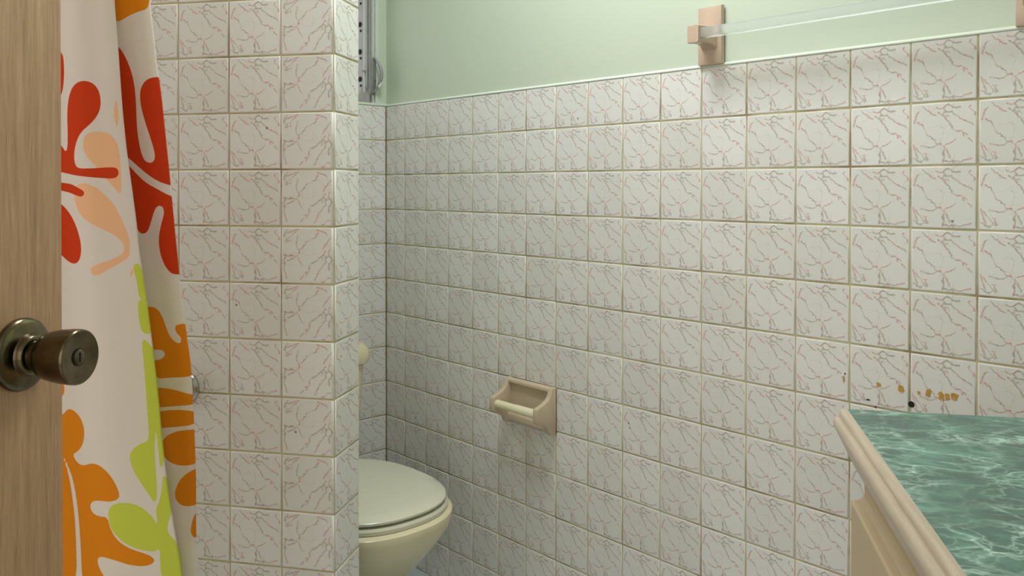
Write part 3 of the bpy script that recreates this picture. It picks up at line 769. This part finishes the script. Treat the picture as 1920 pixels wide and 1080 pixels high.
def curtain_mesh():
    zs = np.linspace(.16, 2.02, 620)
    F = sorted(FOLD); E = sorted(EDGE)
    fz = np.array([f[0] for f in F]); fh = np.array([f[1] for f in F])
    ez = np.array([e[0] for e in E]); eh = np.array([e[1] for e in E])
    # extend the folds beyond the measured stretch
    fz = np.concatenate([[.1], fz, [2.1]]); fh = np.concatenate([[fh[0] + .03], fh, [fh[-1] - .035]])
    ez = np.concatenate([[.1], ez, [2.1]]); eh = np.concatenate([[eh[0] + .002], eh, [eh[-1] - .05]])
    ker = np.ones(15) / 15
    def sm(a):
        return np.convolve(np.pad(a, 7, mode='edge'), ker, 'valid')
    hf = sm(np.interp(zs, fz, fh)); he = sm(np.interp(zs, ez, eh))
    cols = []                                            # (h, g, panel, print h)
    hl = np.full_like(zs, -.285)
    for t in np.linspace(0, 1, 26)[:-1]:                 # folds hidden behind the door
        h = -.70 + t * (.70 - .285) ; g = G1 + .03 + .045 * math.cos(t * 5 * math.pi)
        h = np.full_like(zs, h); gg = np.full_like(zs, g if t < .9 else G1 + .03 - .015 + (g - G1 - .015) * (1 - t) * 10)
        cols.append((h, gg, 0, h))
    n = 64
    for t in np.linspace(0, 1, n):                       # first panel
        h = hl + (hf - hl) * t
        g = G1 - .004 + .004 * (2 * t - 1) ** 2 - .004 * np.sin(3.1 * t * math.pi + 2.0 * zs) * (1 - t)
        g = g + (.003 * max(0, (t - .80) / .20) ** 2)
        cols.append((h, g, 1, h))
    for t in np.linspace(0, 1, 9)[1:]:                   # turn-back of the fold
        a = math.pi * t
        h = hf - .045 * t ** .75; g = G1 + .003 + .052 * t
        cols.append((h, np.full_like(zs, g), 1, hf + .004 * t))
    h0 = hf - .045
    for t in np.linspace(0, 1, 48)[1:]:                  # second panel
        e = np.maximum(he, hf - .012)
        h = h0 + (e - h0) * t
        g = G2 - .004 * math.sin(t * math.pi) + .004 * max(0, (t - .8) / .2) ** 2
        cols.append((h, np.full_like(zs, g) + .003 * np.sin(zs * 6 + t * 4), 2, h))
    for t in np.linspace(0, 1, 7)[1:]:                   # hem turned back
        e = np.maximum(he, hf - .012)
        cols.append((e - .030 * t ** .8, np.full_like(zs, G2 + .003 + .02 * t), 2, e + .006 * t))
    Hh = np.stack([c[0] for c in cols]); Gg = np.stack([c[1] for c in cols]); Pp = np.stack([c[3] for c in cols])
    pan = np.array([c[2] for c in cols])
    nc, nz = Hh.shape
    ZZ = np.tile(zs, (nc, 1))
    v = np.stack([Hh, Gg, ZZ], 2).reshape(-1, 3)
    idx = np.arange(nc * nz).reshape(nc, nz)
    f = np.stack([idx[:-1, :-1], idx[1:, :-1], idx[1:, 1:], idx[:-1, 1:]], 2).reshape(-1, 4)
    me = bpy.data.meshes.new('shower_curtain')
    me.vertices.add(len(v)); me.vertices.foreach_set('co', v.ravel())
    me.loops.add(f.size); me.loops.foreach_set('vertex_index', f.ravel().astype(np.int32))
    me.polygons.add(len(f)); me.polygons.foreach_set('loop_start', np.arange(0, f.size, 4, dtype=np.int32))
    me.polygons.foreach_set('loop_total', np.full(len(f), 4, np.int32))
    me.polygons.foreach_set('use_smooth', np.ones(len(f), bool))
    me.update(); me.validate()
    px, pz = Pp.ravel(), ZZ.ravel()
    pp = np.repeat(pan, nz)
    chan = {}
    for c in ('red', 'orange', 'peach', 'lime'):
        val = np.full(px.shape, -1.0)
        for panel, data in ((1, PRINT_A), (2, PRINT_C)):
            for poly in data.get(c, []):
                d = poly_sdf(px, pz, poly)
                d[pp != panel] = -1.0
                val = np.maximum(val, d)
                # the motif repeats down and up the cloth
                for rep in (-.905, .905):
                    if (pz.min() < min(q[1] for q in poly) + rep < .5) or (1.5 < min(q[1] for q in poly) + rep < pz.max()):
                        d = poly_sdf(px, pz - rep, poly); d[pp != panel] = -1.0
                        val = np.maximum(val, d)
        chan[c] = np.clip(.5 + val * 20, 0, 1)
    a = me.attributes.new('print_a', 'FLOAT_COLOR', 'POINT')
    a.data.foreach_set('color', np.stack([chan['red'], chan['orange'], chan['peach'], np.ones_like(px)], 1).ravel())
    b = me.attributes.new('print_b', 'FLOAT', 'POINT')
    b.data.foreach_set('value', chan['lime'])
    return me
cu = obj('shower_curtain', curtain_mesh(), 'curtain')
cu.location = H(0, 0); cu.rotation_euler = (0, 0, PA)
cu['label'] = 'white shower curtain printed with red, orange and lime leaves behind the door'
cu['category'] = 'curtain'
rod = thing('curtain_rod', 'chrome rod carrying the shower curtain', 'curtain rod', H(-.7, -.372, 2.045), PA)
obj('rod_tube', lathe([(-.1, .0125), (.66, .0125)], 24, 'x'), 'chrome', rod)

# ------------------------------------------------------------------ ceiling lamp and an added fill panel, above the frame
la = thing('ceiling_lamp_holder', 'small white lamp holder on the ceiling near the tiled wall', 'lamp', (-.43, -1.30, ZC))
obj('base', lathe([(0, .075), (-.012, .075), (-.022, .06)], 36, 'z'), 'white_wood', la)
obj('socket', lathe([(-.02, .022), (-.05, .022), (-.055, .018)], 24, 'z'), 'white_wood', la)
ld = bpy.data.lights.new('bulb_light', 'POINT')
ld.energy = LAMP_WATTS; ld.shadow_soft_size = .018; ld.color = (1.0, .97, .92)
lo = bpy.data.objects.new('bulb_light', ld); C.objects.link(lo); lo.parent = la; lo.location = (0, 0, -.10)
pn = thing('ceiling_fill_panel', 'unseen square fill panel added under the ceiling to brighten the bathroom', 'lamp', (-.63, -1.05, ZC), PA)  # no known fixture; added out of view for soft overhead fill
obj('frame', box(-.2, .2, -.2, .2, -.03, 0, .006), 'white_wood', pn)
ad = bpy.data.lights.new('fill_light', 'AREA')
ad.shape = 'SQUARE'; ad.size = .38; ad.energy = FILL_WATTS; ad.color = (.93, .98, 1.0)
ao = bpy.data.objects.new('fill_light', ad); C.objects.link(ao); ao.parent = pn; ao.location = (0, 0, -.035)
